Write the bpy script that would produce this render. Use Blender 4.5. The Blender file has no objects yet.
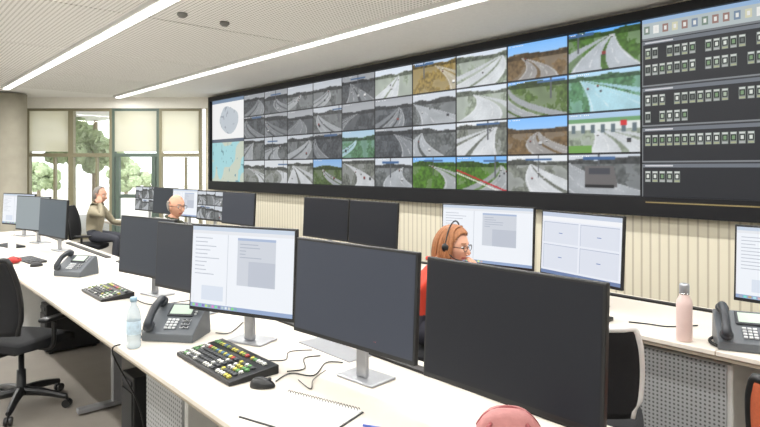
import bpy, bmesh, math, random
import numpy as np
from mathutils import Vector, Matrix, Euler
random.seed(7)
R=np.random.RandomState(11)
scene=bpy.context.scene
try:
    scene.view_settings.view_transform='Standard'
    scene.view_settings.look='None'
except Exception as e: print(e)
COL=scene.collection

# ---------------------------------------------------------------- helpers
def lin(c):
    c=np.asarray(c,dtype=float)
    if c.max()>1.001: c=c/255.0
    return np.where(c<=0.04045,c/12.92,((c+0.055)/1.055)**2.4)
def rgba(c):
    l=lin(c); return (float(l[0]),float(l[1]),float(l[2]),1.0)
MATS={}
def mat(name,col=(128,128,128),rough=0.5,metal=0.0,noise=0.06,nscale=30,emit=0,bump=0.0,spec=0.5,trans=0.0,alpha=1.0):
    if name in MATS: return MATS[name]
    m=bpy.data.materials.new(name); m.use_nodes=True; MATS[name]=m
    nt=m.node_tree; b=nt.nodes['Principled BSDF']
    b.inputs['Roughness'].default_value=rough; b.inputs['Metallic'].default_value=metal
    b.inputs['Specular IOR Level'].default_value=spec
    tc=nt.nodes.new('ShaderNodeTexCoord'); n=nt.nodes.new('ShaderNodeTexNoise')
    n.inputs['Scale'].default_value=nscale; n.inputs['Detail'].default_value=3
    nt.links.new(tc.outputs['Object'],n.inputs['Vector'])
    r=nt.nodes.new('ShaderNodeMix'); r.data_type='RGBA'
    c=rgba(col)
    r.inputs[6].default_value=tuple(min(1,x*(1-noise)) for x in c[:3])+(1,)
    r.inputs[7].default_value=tuple(min(1,x*(1+noise)) for x in c[:3])+(1,)
    nt.links.new(n.outputs['Fac'],r.inputs[0])
    nt.links.new(r.outputs[2],b.inputs['Base Color'])
    if emit:
        b.inputs['Emission Color'].default_value=c; b.inputs['Emission Strength'].default_value=emit
    if bump:
        bp=nt.nodes.new('ShaderNodeBump'); bp.inputs['Strength'].default_value=bump; bp.inputs['Distance'].default_value=0.01
        nt.links.new(n.outputs['Fac'],bp.inputs['Height']); nt.links.new(bp.outputs['Normal'],b.inputs['Normal'])
    return m
def mth(nt,op,a,b=None):
    n=nt.nodes.new('ShaderNodeMath'); n.operation=op
    for i,v in enumerate((a,b)):
        if v is None: continue
        if isinstance(v,(int,float)): n.inputs[i].default_value=v
        else: nt.links.new(v,n.inputs[i])
    return n.outputs[0]
def mat_perf(name,col,dark,period,rad,axes=('X','Z'),rough=0.5):
    if name in MATS: return MATS[name]
    m=mat(name,col,rough)
    nt=m.node_tree; b=nt.nodes['Principled BSDF']
    tc=nt.nodes.new('ShaderNodeTexCoord'); s=nt.nodes.new('ShaderNodeSeparateXYZ')
    nt.links.new(tc.outputs['Object'],s.inputs[0])
    d=[]
    for a in axes:
        f=mth(nt,'FRACT',mth(nt,'MULTIPLY',s.outputs[a],1/period))
        f=mth(nt,'SUBTRACT',f,0.5); d.append(mth(nt,'MULTIPLY',f,f))
    r=mth(nt,'LESS_THAN',mth(nt,'ADD',d[0],d[1]),rad*rad)
    mx=nt.nodes.new('ShaderNodeMix'); mx.data_type='RGBA'
    nt.links.new(r,mx.inputs[0])
    mx.inputs[6].default_value=rgba(col); mx.inputs[7].default_value=rgba(dark)
    nt.links.new(mx.outputs[2],b.inputs['Base Color'])
    return m
def mat_slats(name,col,dark,period,axis='X'):
    m=mat(name,col,0.55)
    nt=m.node_tree; b=nt.nodes['Principled BSDF']
    tc=nt.nodes.new('ShaderNodeTexCoord'); s=nt.nodes.new('ShaderNodeSeparateXYZ')
    nt.links.new(tc.outputs['Object'],s.inputs[0])
    f=mth(nt,'FRACT',mth(nt,'MULTIPLY',s.outputs[axis],1/period))
    r=mth(nt,'LESS_THAN',f,0.22)
    mx=nt.nodes.new('ShaderNodeMix'); mx.data_type='RGBA'
    nt.links.new(r,mx.inputs[0]); mx.inputs[6].default_value=rgba(col); mx.inputs[7].default_value=rgba(dark)
    nt.links.new(mx.outputs[2],b.inputs['Base Color'])
    bp=nt.nodes.new('ShaderNodeBump'); bp.inputs['Strength'].default_value=0.5; bp.inputs['Distance'].default_value=0.01
    bp.invert=True
    nt.links.new(r,bp.inputs['Height']); nt.links.new(bp.outputs['Normal'],b.inputs['Normal'])
    return m
def mat_screen():
    m=bpy.data.materials.new('lit_display'); m.use_nodes=True
    nt=m.node_tree; b=nt.nodes['Principled BSDF']
    a=nt.nodes.new('ShaderNodeAttribute'); a.attribute_name='Col'
    b.inputs['Base Color'].default_value=(0.01,0.01,0.012,1); b.inputs['Roughness'].default_value=0.35
    b.inputs['Specular IOR Level'].default_value=0.15
    nt.links.new(a.outputs['Color'],b.inputs['Emission Color']); b.inputs['Emission Strength'].default_value=1.0
    return m
SCREEN=mat_screen()

def empty(name,loc=(0,0,0),rz=0,rx=0,ry=0):
    o=bpy.data.objects.new(name,None); o.location=loc; o.rotation_euler=(rx,ry,rz)
    o.empty_display_size=0.1; COL.objects.link(o); return o
def link(name,me,parent=None,loc=(0,0,0),rot=(0,0,0)):
    o=bpy.data.objects.new(name,me); COL.objects.link(o)
    o.location=loc; o.rotation_euler=rot
    if parent: o.parent=parent
    return o
def from_bm(name,bm,mats,parent=None,loc=(0,0,0),rot=(0,0,0),smooth=False):
    me=bpy.data.meshes.new(name); bm.normal_update(); bm.to_mesh(me); bm.free()
    for mm in (mats if isinstance(mats,(list,tuple)) else [mats]): me.materials.append(mm)
    if smooth: me.polygons.foreach_set('use_smooth',[True]*len(me.polygons))
    return link(name,me,parent,loc,rot)
def box(name,size,loc,m,parent=None,bevel=0,rot=(0,0,0),seg=2):
    bm=bmesh.new(); bmesh.ops.create_cube(bm,size=1)
    bmesh.ops.scale(bm,vec=size,verts=bm.verts)
    if bevel: bmesh.ops.bevel(bm,geom=bm.edges[:],offset=bevel,segments=seg,profile=0.5,affect='EDGES')
    return from_bm(name,bm,m,parent,loc,rot)
def multibox(name,items,mats,parent=None,loc=(0,0,0),rot=(0,0,0),bevel=0):
    bm=bmesh.new()
    for it in items:
        c,s,mi=it[:3]
        r=bmesh.ops.create_cube(bm,size=1); vs=r['verts']
        bmesh.ops.scale(bm,vec=s,verts=vs)
        if len(it)>3: bmesh.ops.rotate(bm,verts=vs,cent=(0,0,0),matrix=Euler(it[3]).to_matrix())
        bmesh.ops.translate(bm,vec=c,verts=vs)
        fs=set(f for v in vs for f in v.link_faces)
        for f in fs: f.material_index=mi
        if bevel:
            es=list(set(e for v in vs for e in v.link_edges))
            bmesh.ops.bevel(bm,geom=es,offset=bevel,segments=1,profile=0.5,affect='EDGES')
    return from_bm(name,bm,mats,parent,loc,rot)
def lathe(name,prof,m,parent=None,loc=(0,0,0),rot=(0,0,0),n=32,matidx=None):
    bm=bmesh.new(); rings=[]
    for (r,z) in prof:
        if r<1e-5: rings.append([bm.verts.new((0,0,z))])
        else: rings.append([bm.verts.new((r*math.cos(2*math.pi*i/n),r*math.sin(2*math.pi*i/n),z)) for i in range(n)])
    for k in range(len(rings)-1):
        a,b=rings[k],rings[k+1]
        for i in range(n):
            j=(i+1)%n
            if len(a)==1 and len(b)==1: continue
            if len(a)==1: f=bm.faces.new((a[0],b[j],b[i]))
            elif len(b)==1: f=bm.faces.new((a[i],a[j],b[0]))
            else: f=bm.faces.new((a[i],a[j],b[j],b[i]))
            if matidx: f.material_index=matidx[k]
    bmesh.ops.recalc_face_normals(bm,faces=bm.faces)
    return from_bm(name,bm,m,parent,loc,rot,smooth=True)
def smoothpts(pts,n=6):
    P=[Vector(p) for p in pts]
    if len(P)<3: return P
    out=[]
    for i in range(len(P)-1):
        p0=P[max(i-1,0)];p1=P[i];p2=P[i+1];p3=P[min(i+2,len(P)-1)]
        for k in range(n):
            t=k/n
            out.append(0.5*((2*p1)+(-p0+p2)*t+(2*p0-5*p1+4*p2-p3)*t*t+(-p0+3*p1-3*p2+p3)*t**3))
    out.append(P[-1]); return out
def add_tube(bm,pts,rad,n=10,flat=None,mi=0):
    P=[Vector(p) for p in pts]; N=len(P)
    rs=rad if isinstance(rad,(list,tuple,np.ndarray)) else [rad]*N
    if len(rs)!=N: rs=list(np.interp(np.linspace(0,1,N),np.linspace(0,1,len(rs)),rs))
    up=None; rings=[]
    for i in range(N):
        t=(P[min(i+1,N-1)]-P[max(i-1,0)]).normalized()
        if up is None:
            a=Vector((0,0,1)) if abs(t.z)<0.9 else Vector((0,1,0))
            up=(a-t*a.dot(t)).normalized()
        else: up=(up-t*up.dot(t)).normalized()
        s=t.cross(up); fl=flat or 1
        rings.append([bm.verts.new(P[i]+(up*math.cos(2*math.pi*k/n)*rs[i]*fl+s*math.sin(2*math.pi*k/n)*rs[i])) for k in range(n)])
    fs=[]
    for i in range(N-1):
        for k in range(n):
            fs.append(bm.faces.new((rings[i][k],rings[i+1][k],rings[i+1][(k+1)%n],rings[i][(k+1)%n])))
    fs.append(bm.faces.new(rings[0])); fs.append(bm.faces.new(rings[-1][::-1]))
    for f in fs: f.material_index=mi
def tube(name,pts,rad,m,parent=None,n=10,sm=6,loc=(0,0,0),rot=(0,0,0),flat=None):
    bm=bmesh.new(); add_tube(bm,smoothpts(pts,sm) if sm else pts,rad,n,flat)
    bmesh.ops.recalc_face_normals(bm,faces=bm.faces)
    return from_bm(name,bm,m,parent,loc,rot,smooth=True)
def ellipsoid(name,r,loc,m,parent=None,rot=(0,0,0),u=24,v=16):
    bm=bmesh.new(); bmesh.ops.create_uvsphere(bm,u_segments=u,v_segments=v,radius=1)
    bmesh.ops.scale(bm,vec=r,verts=bm.verts)
    return from_bm(name,bm,m,parent,loc,rot,smooth=True)
def prism(name,prof,width,m,parent=None,loc=(0,0,0),rot=(0,0,0),bevel=0):
    """profile in YZ extruded along X"""
    bm=bmesh.new()
    a=[bm.verts.new((-width/2,y,z)) for y,z in prof]; b=[bm.verts.new((width/2,y,z)) for y,z in prof]
    bm.faces.new(a); bm.faces.new(b[::-1]); n=len(prof)
    for i in range(n): bm.faces.new((a[i],b[i],b[(i+1)%n],a[(i+1)%n]))
    bmesh.ops.recalc_face_normals(bm,faces=bm.faces)
    if bevel: bmesh.ops.bevel(bm,geom=bm.edges[:],offset=bevel,segments=2,profile=0.5,affect='EDGES')
    return from_bm(name,bm,m,parent,loc,rot)
def canvas(name,img,w,h,parent=None,loc=(0,0,0),rot=(0,0,0)):
    """flat display, local XZ plane facing -Y, face colours from array"""
    H,W=img.shape[:2]
    xs=np.linspace(-w/2,w/2,W+1); zs=np.linspace(h/2,-h/2,H+1)
    X,Z=np.meshgrid(xs,zs); co=np.stack([X,np.zeros_like(X),Z],-1).reshape(-1,3)
    idx=np.arange((H+1)*(W+1)).reshape(H+1,W+1)
    q=np.stack([idx[1:,:-1],idx[1:,1:],idx[:-1,1:],idx[:-1,:-1]],-1).reshape(-1,4)
    me=bpy.data.meshes.new(name)
    me.vertices.add(len(co)); me.vertices.foreach_set('co',co.ravel().astype(np.float32))
    me.loops.add(q.size); me.loops.foreach_set('vertex_index',q.ravel().astype(np.int32))
    me.polygons.add(len(q)); me.polygons.foreach_set('loop_start',(np.arange(len(q))*4).astype(np.int32))
    me.update(calc_edges=True)
    c=lin(np.clip(img,0,1)*0.999).reshape(-1,3); c=np.concatenate([c,np.ones((len(c),1))],1)
    c=np.repeat(c,4,axis=0)
    at=me.color_attributes.new('Col','FLOAT_COLOR','CORNER'); at.data.foreach_set('color',c.ravel().astype(np.float32))
    me.materials.append(SCREEN)
    return link(name,me,parent,loc,rot)

SX,CX=0.7474,0.6644
def W(X,Z): return (CX*X-SX*Z, SX*X+CX*Z)
ANG=math.atan2(SX,CX)

# ---------------------------------------------------------------- materials
M_wall=mat('wall_paint',(236,234,226),0.7)
M_ceil=mat('ceiling_plaster',(246,246,245),0.8)
M_perfc=mat_perf('ceiling_perforated',(245,245,243),(172,171,166),0.045,0.25,('X','Y'),0.8)
M_slat=mat_slats('wall_slats',(212,206,186),(182,174,154),0.09)
M_floor=mat('floor_vinyl',(132,126,118),0.45,noise=0.12,nscale=6)
M_desk=mat('desk_laminate',(208,201,190),0.55,noise=0.02)
M_edge=mat('desk_edge',(160,150,134),0.5)
M_dperf=mat_perf('desk_perforated',(150,152,152),(80,80,80),0.022,0.26,('X','Z'),0.5)
M_panel=mat('desk_panel_grey',(200,200,196),0.5)
M_black=mat('black_plastic',(18,19,21),0.42)
M_dark=mat('dark_grey_plastic',(42,44,48),0.45)
M_silver=mat('silver_metal',(160,162,166),0.35,0.7)
M_chrome=mat('chrome',(210,210,212),0.15,1.0)
M_fabric=mat('chair_fabric',(24,25,28),0.9,noise=0.3,nscale=200,bump=0.3)
M_frameblk=mat('video_wall_frame',(9,10,15),0.5,spec=0.3)
M_white=mat('white_plastic',(222,222,220),0.4)
M_phone=mat('phone_grey',(86,91,96),0.45)
M_phoned=mat('phone_dark',(36,40,46),0.4)
M_lcd=mat('phone_lcd',(160,176,162),0.3,emit=0.2)
M_key=mat('phone_key',(190,193,195),0.5)
M_brown=mat('window_frame_bronze',(132,126,100),0.5)
M_green=mat('door_frame_green',(84,100,90),0.5)
M_lamp=mat('lamp_diffuser',(255,254,250),0.5,emit=3.5)

# ---------------------------------------------------------------- room shell
CH=3.28
box('floor',(27,10.5,0.1),(-9,1.0,-0.05),M_floor)
box('ceiling',(27,10.5,0.1),(-9,1.0,CH+0.05),M_ceil)
box('wall_video',(16.85,0.2,CH),(4-16.85/2,6.1,CH/2),M_slat)
box('wall_right',(0.2,9.5,CH),(4.0,1.25,CH/2),M_wall)
box('wall_left',(25,0.2,CH),(-8.6,-3.6,CH/2),M_wall)
def winloc(X,z=0,dz=0): 
    p,q=W(X,13.6+dz); return (p,q,z)
def px(x): return (x-380)*13.6/585
TOP=3.03; TR=1.95
box('wall_windows_lintel',(12.5,0.2,CH-TOP),winloc(-10.2,(CH+TOP)/2),M_wall,rot=(0,0,ANG))
bays=[px(-190),px(-116),px(-44),px(28),px(72),px(113),px(160),px(202)]
M_blind=bpy.data.materials.new('roller_blind'); M_blind.use_nodes=True
nt=M_blind.node_tree; nt.nodes.remove(nt.nodes['Principled BSDF'])
tr=nt.nodes.new('ShaderNodeBsdfTranslucent'); df=nt.nodes.new('ShaderNodeBsdfDiffuse'); tp=nt.nodes.new('ShaderNodeBsdfTransparent')
tc=nt.nodes.new('ShaderNodeTexCoord'); wv=nt.nodes.new('ShaderNodeTexWave'); wv.inputs['Scale'].default_value=12
wv.bands_direction='Z'; nt.links.new(tc.outputs['Object'],wv.inputs['Vector'])
cr=nt.nodes.new('ShaderNodeMix'); cr.data_type='RGBA'; cr.inputs[6].default_value=(0.88,0.86,0.76,1); cr.inputs[7].default_value=(0.82,0.79,0.66,1)
nt.links.new(wv.outputs['Fac'],cr.inputs[0]); nt.links.new(cr.outputs[2],tr.inputs[0])
df.inputs[0].default_value=(0.8,0.78,0.7,1)
m1=nt.nodes.new('ShaderNodeMixShader'); m1.inputs[0].default_value=0.25
m2=nt.nodes.new('ShaderNodeMixShader'); m2.inputs[0].default_value=0.22
nt.links.new(tr.outputs[0],m1.inputs[1]); nt.links.new(df.outputs[0],m1.inputs[2])
nt.links.new(m1.outputs[0],m2.inputs[1]); nt.links.new(tp.outputs[0],m2.inputs[2])
nt.links.new(m2.outputs[0],nt.nodes['Material Output'].inputs[0])
M_glass=bpy.data.materials.new('window_glass'); M_glass.use_nodes=True
nt=M_glass.node_tree; nt.nodes.remove(nt.nodes['Principled BSDF'])
tp=nt.nodes.new('ShaderNodeBsdfTransparent'); gl=nt.nodes.new('ShaderNodeBsdfGlossy'); gl.inputs['Roughness'].default_value=0.02
m1=nt.nodes.new('ShaderNodeMixShader'); m1.inputs[0].default_value=0.05
tp.inputs[0].default_value=(0.95,0.97,0.96,1)
nt.links.new(tp.outputs[0],m1.inputs[1]); nt.links.new(gl.outputs[0],m1.inputs[2]); nt.links.new(m1.outputs[0],nt.nodes['Material Output'].inputs[0])
wi=1
for i in range(len(bays)-1):
    a,b=bays[i],bays[i+1]; w=b-a; c=(a+b)/2
    if i==5:
        e=empty('door_1',winloc(c),ANG); fm=M_green
    else:
        e=empty('window_%d'%wi,winloc(c),ANG); wi+=1; fm=M_brown
    t=0.06
    items=[((-w/2+t/2,0,TOP/2),(t,0.12,TOP),0),((w/2-t/2,0,TOP/2),(t,0.12,TOP),0),((0,0,TOP-t/2),(w-2*t,0.12,t),0),((0,0,TR),(w-2*t,0.12,0.08),0),((0,0,0.05),(w-2*t,0.12,0.1),0)]
    if i==5: items+=[((-w/2+0.13,-0.02,1.0),(0.09,0.08,1.85),0),((w/2-0.13,-0.02,1.0),(0.09,0.08,1.85),0),((0,-0.02,1.0),(w-0.36,0.08,0.08),0)]
    else: items+=[((0.12*w,0,TR/2),(0.04,0.1,TR-0.1),0)]
    multibox('frame',items,[fm],e)
    box('glass',(w-2*t,0.012,TOP-0.15),(0,0.03,TOP/2),M_glass,e)
    if i!=4: box('roller_blind',(w-2*t,0.006,TOP-TR-0.12),(0,-0.045,(TOP+TR)/2+0.02),M_blind,e)
    if i==5: tube('handle',[(w/2-0.16,-0.1,0.9),(w/2-0.16,-0.1,1.3)],0.012,M_chrome,e,sm=0)
c=W(-8.02,12.7)
lathe('concrete_column',[(0,0),(0.33,0),(0.33,0.02),(0.31,0.03),(0.31,CH-0.03),(0,CH-0.03)],mat('raw_concrete',(158,153,138),0.8,noise=.16,nscale=5),None,(c[0],c[1],0))
items=[]
bands=[(-1.95,-0.08),(0.2,2.05),(2.3,4.18)]
for (a,b) in bands:
    x=-13.5
    while x<3.5:
        items.append(((x+1.19,(a+b)/2,CH-0.012),(2.375,b-a,0.022),0)); x+=2.4
multibox('ceiling_perforated_panels',items,[M_perfc])
def lampstrip(q,i):
    e=empty('ceiling_light_strip',(-6.2,q,CH))
    box('housing',(15.2,0.15,0.05),(0,0,-0.025),M_white,e)
    box('diffuser',(15.0,0.10,0.02),(0,0,-0.055),M_lamp,e)
    for k in range(3):
        L=bpy.data.lights.new('strip_light','AREA'); L.shape='RECTANGLE'; L.size=5.0; L.size_y=0.1; L.energy=94; L.color=(1,0.99,0.975)
        o=bpy.data.objects.new('lamp_%d'%k,L); COL.objects.link(o); o.parent=e; o.location=(-5+5*k,0,-0.07)
for i,q in enumerate((2.18,4.32,0.04,-2.1)): lampstrip(q,i)
for p,q in ((-5.9,2.5),(-5.95,3.0)):
    lathe('smoke_detector',[(0,0),(0.05,0),(0.055,-0.02),(0.03,-0.045),(0,-0.05)],mat('detector_grey',(120,120,118),0.5),None,(p,q,CH-0.024))
box('baseboard_video',(14,0.02,0.1),(-5,5.985,0.05),M_edge)

# ---------------------------------------------------------------- outside
box('exterior_ground',(60,60,0.1),(-32,32,-0.3),mat('paving',(214,210,200),0.9,noise=.1,nscale=2))
M_leaf=mat('foliage',(168,182,146),0.9,noise=0.35,nscale=6,bump=0.4); M_bark=mat('bark',(150,136,118),0.9)
def tree(X,Z,h,r,seed):
    rr=random.Random(seed); p,q=W(X,Z); e=empty('garden_tree',(p,q,-0.25))
    tube('trunk',[(0,0,0),(0.05,0,h*0.4),(0,0.05,h*0.8)],[0.12,0.09,0.04],M_bark,e)
    bm=bmesh.new()
    for k in range(44):
        z=h*(0.3+0.7*rr.random()); f=1-abs(z/h-0.5)*1.1; a=rr.random()*6.28; d=r*f*rr.random()
        s=bmesh.ops.create_icosphere(bm,subdivisions=3,radius=r*0.25*(0.5+0.6*rr.random()),matrix=Matrix.Translation((d*math.cos(a),d*math.sin(a),z)))
        for v in s['verts']: v.co+=Vector([rr.uniform(-1,1)*0.08 for _ in range(3)])
    from_bm('leaves',bm,M_leaf,e)
tree(-9.75,20,6.2,1.4,1); tree(-21,36,2.0,1.3,3); tree(-16.5,38,2.2,1.5,6); tree(-26,38,3.2,1.5,5)

# ---------------------------------------------------------------- video wall
def upn(a,H,Wd):
    h,w=a.shape
    ys=np.linspace(0,h-1,H); xs=np.linspace(0,w-1,Wd)
    t=np.array([np.interp(xs,np.arange(w),r) for r in a])
    return np.array([np.interp(ys,np.arange(h),t[:,j]) for j in range(Wd)]).T
def nz(H,Wd,h,w,rs): return upn(rs.rand(h,w),H,Wd)
def c3(c): return np.array(c,float)/255.
def tile(sky,veg,road,seed,light=1.0,sat=1.0,redline=False,kind=0,H=40,Wd=72):
    rs=np.random.RandomState(seed)
    y,x=np.meshgrid((np.arange(H)+.5)/H,(np.arange(Wd)+.5)/Wd,indexing='ij')
    if rs.rand()<.5: x=1-x
    hz=rs.uniform(.16,.42); vx=rs.uniform(.0,.6); cx=vx+rs.uniform(.0,.85); cv=rs.uniform(-.9,.9); wd=rs.uniform(.22,.62)
    img=np.zeros((H,Wd,3))
    n1=nz(H,Wd,5,8,rs); n2=rs.rand(H,Wd); n3=nz(H,Wd,20,36,rs)
    hill=hz-0.10*nz(1,Wd,1,6,rs)[0]
    v=c3(veg); r_=c3(road)
    ground=v*.62+r_*.38
    img[:]=ground*(0.85+0.28*n1[...,None])
    dens=(n1*.8+n3*.3); mk=dens>rs.uniform(.42,.62)
    img[mk]=(v*(0.62+0.5*n3[...,None]))[mk]
    tl=(y>hill[None,:]-.14*nz(1,Wd,1,22,rs))&(y<hz+.03); img[tl]=(v*(0.42+.35*n3[...,None]))[tl]
    skm=(y<hill[None,:]-.05); img[skm]=(c3(sky)*(1.0-y[...,None]*.6)+y[...,None]*.6*.96)[skm]
    t=np.clip((y-hz)/(1-hz),0,1)
    ce=vx+(cx-vx)*t+cv*t*(1-t); ha=.015+wd*t
    m=(np.abs(x-ce)<ha)&(y>hz); img[m]=(r_*(0.92+.14*n1[...,None])*(0.97+.06*n2[...,None]))[m]
    if rs.rand()<.5:
        l=(np.abs(x-ce)<.1*ha)&(y>hz); img[l]=(v*.85)[None,:]*(.85+.3*n3[l][:,None])
    for o in (-.93,-.45,.45,.93):
        l=(np.abs(x-ce-o*ha)<(.003+.008*t))&(y>hz)
        if abs(o)<.5: l&=((np.sqrt(t)*16).astype(int)%3!=0)
        img[l]=img[l]*.5+.5*.92
    if rs.rand()<.6:
        l=(np.abs(x-ce-1.1*ha)<(.006+.015*t))&(y>hz); img[l]=img[l]*.7+.1
    if rs.rand()<.4:   # second carriageway / side road
        l=(np.abs(x-ce-1.9*ha)<.5*ha)&(y>hz); img[l]=(r_*.95*(.95+.1*n2[...,None]))[l]
    if rs.rand()<.35:
        gx=rs.uniform(.1,.9); img[(np.abs(x-gx)<.012)&(y<hz+.35)]=c3((90,92,96))
        img[(np.abs(y-hz*.5)<.03)&(np.abs(x-gx)<.22)]=c3((70,100,140))
    if kind==1:
        img[(y<.2)]=c3((170,196,220)); img[(y<.42)&(y>.2)]=c3((220,224,222)); img[(y<.24)&(y>.16)]=c3((110,150,110)); 
        for k in range(7): img[(np.abs(x-.08-k*.14)<.03)&(y>.3)&(y<.5)]=c3((96,110,116))
        img[(y>.8)&(x<.35)]=c3((110,150,80)); img[(np.abs(x-.78)<.04)&(np.abs(y-.28)<.06)]=c3((190,60,60))
    if kind==2:
        img[(y>.3)&(y<.8)&(x>.25)&(x<.62+.1*y)]=c3((104,102,102)); img[(y>.35)&(y<.5)&(x>.3)&(x<.6)]=c3((70,72,78)); img[(y>.75)&(y<.82)&(x>.25)&(x<.65)]=.15
    for k in range(rs.randint(0,6)):
        tt=rs.uniform(.03,.7); s=int(1+2*tt)
        ce0=vx+(cx-vx)*tt+cv*tt*(1-tt); xi=ce0+rs.choice([-.65,0,.65])*(.02+wd*tt)
        j=hz+(1-hz)*tt
        cc=c3([(236,236,236),(50,52,58),(130,60,56),(196,198,200)][rs.randint(4)])
        mm=(np.abs(x-xi)<s/Wd)&(np.abs(y-j)<s/H*.8); img[mm]=cc
        mm=(np.abs(x-xi)<s/Wd)&(np.abs(y-j-s/H*.8)<.6/H); img[mm]=.25
    if redline:
        l=np.abs(y-(1.0-0.6*x))<.025; img[l]=c3((176,52,56))
        l=np.abs(y-(1.08-0.6*x))<.02; img[l]=c3((220,220,215))
    # slight optical softness of the camera feeds
    im=np.pad(img,((1,1),(1,1),(0,0)),mode='edge')
    img=img*.5+.125*(im[:-2,1:-1]+im[2:,1:-1]+im[1:-1,:-2]+im[1:-1,2:])
    g=img.mean(2,keepdims=True); img=g+(img-g)*sat
    for k in range(10):
        if rs.rand()<.7: img[2:3,3+k*2:4+k*2]=.95
    img[0,:]*=.3; img[-1,:]*=.3; img[:,0]*=.3; img[:,-1]*=.3
    return np.clip(img*light,0,1)
G=((200,206,214),(108,112,112),(166,170,174)); GD=((160,164,170),(84,88,92),(130,134,138)); GW=((222,227,232),(128,132,124),(206,209,212))
A=((190,206,226),(156,136,84),(176,168,148)); B=((138,184,236),(90,112,62),(164,168,172)); C=((110,174,240),(84,118,58),(178,184,190))
D=((132,184,238),(124,104,76),(150,148,146)); E=((176,210,232),(96,140,104),(170,204,214)); F=((130,182,234),(84,122,48),(160,164,166))
LG=((214,222,232),(158,168,152),(204,208,211))
lay=[[GD,GD,G,G,GD,LG,A,LG,D,C],
     [GD,GD,GD,G,GD,GD,G,LG,B,E],
     [G,G,G,GD,E,GD,G,GW,D,LG],
     [GW,GW,GW,B,GW,G,F,F,GW,G]]
H0,W0=40,72
big=np.zeros((H0*4,W0*10,3))
for r in range(4):
    for c_ in range(10):
        s,v,rd=lay[r][c_]
        kd=1 if (r,c_)==(2,9) else (2 if (r,c_)==(3,9) else 0)
        big[r*H0:(r+1)*H0,c_*W0:(c_+1)*W0]=tile(s,v,rd,r*43+c_*11+9,light=1.02 if c_>4 else .94,sat=1.15 if c_>4 else 1.0,redline=(r==3 and c_==7),kind=kd)
VW=empty('video_wall',(0,5.9,0))
DZ0,DZ1=1.36,3.14; dh=DZ1-DZ0; dz=(DZ0+DZ1)/2
P0,P1=-12.42,0.3; z0,z1=1.17,3.235
multibox('frame',[(((P0+P1)/2,0.03,(z0+DZ0)/2),(P1-P0,0.14,DZ0-z0),0),(((P0+P1)/2,0.03,(z1+DZ1)/2),(P1-P0,0.14,z1-DZ1),0),
   ((P0+0.04,0.03,dz),(0.08,0.14,dh),0),((P1-0.08,0.03,dz),(0.16,0.14,dh),0),(((P0+P1)/2,0.06,dz),(P1-P0-0.24,0.08,dh),0)],[M_frameblk],VW)
canvas('camera_mosaic',big,8.2,dh,VW,(-2.67-4.1,0.012,dz))
lm=np.ones((120,100,3))*.93
n=nz(120,100,9,8,R)
up_=np.zeros((120,100),bool); up_[:60]=True
yy,xx=np.meshgrid(np.arange(120),np.arange(100),indexing='ij')
reg=((xx-55)**2/900+(yy-30)**2/480+n*.6<1.15)&up_; lm[reg]=c3((186,194,202))
lm[(reg)&(nz(120,100,30,26,R)>.75)]=c3((150,158,170))
lo=~up_; lm[lo]=c3((160,208,214)); rg=lo&(n+(xx/100)*.3>.7); lm[rg]=c3((196,204,188))
lm[lo&(nz(120,100,26,22,R)>.85)]=c3((110,150,160))
lm[:5]=c3((120,140,165)); lm[58:63]=c3((90,100,115)); lm[:,:2]=.2
canvas('map_display',lm,1.46,dh,VW,(-10.88-.73,0.012,dz))
PW,PH=540,356
cp=np.ones((PH,PW,3))*c3((52,54,57))
rs=np.random.RandomState(5)
cp[0:8]=c3((150,180,214)); cp[8:38]=c3((178,188,190))
for k in range(30):
    x0=int(k*18+4); cp[14:30,x0:x0+11]=c3([(150,120,112),(206,204,176),(232,232,228),(120,138,126),(120,138,160),(232,232,228)][rs.randint(6)])
    cp[18:26,x0+3:x0+8]=c3((225,225,222))
cp[38:42]=c3((120,124,128))
secs=[(44,132,2),(138,212,2),(218,284,1),(290,356,1)]
for si,(a,b,nr) in enumerate(secs):
    cp[a:b]=c3((38,40,43)); cp[b:b+3]=c3((128,132,136)); cp[a:a+7]=c3((110,116,124))
    cp[a+2:a+5,6:60]=c3((205,205,210)); cp[a:b,0:2]=c3((120,124,128))
    for r in range(nr):
        y0=a+14+r*33
        ncol=[36,36,36,5][si] if r==0 else [36,6,0,0][si]
        for k in range(ncol):
            if rs.rand()<.1: continue
            x0=6+k*14
            if x0+11>PW: break
            cp[y0:y0+22,x0:x0+11]=c3((132,140,134))
            cp[y0+1:y0+4,x0+1:x0+10]=c3((206,210,206))
            cp[y0+5:y0+16,x0+1:x0+10]=c3((34,40,38))
            cp[y0+7:y0+14,x0+3:x0+8]=c3([(170,184,164),(120,150,112),(214,218,212),(90,96,92)][rs.randint(4)])
            cp[y0+18:y0+21,x0+1:x0+10]=c3((168,172,138)) if rs.rand()<.4 else c3((176,178,178))
            if si==0 and k==2 and r==0: cp[y0+5:y0+16,x0:x0+11]=c3((186,80,70))
canvas('control_display',cp,2.7,dh,VW,(-2.66+1.35,0.012,dz))
box('brass_strip',(2.6,0.006,0.012),(-1.3,-0.045,1.31),mat('amber_led',(130,114,74),0.5,emit=0.08),VW)

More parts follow.
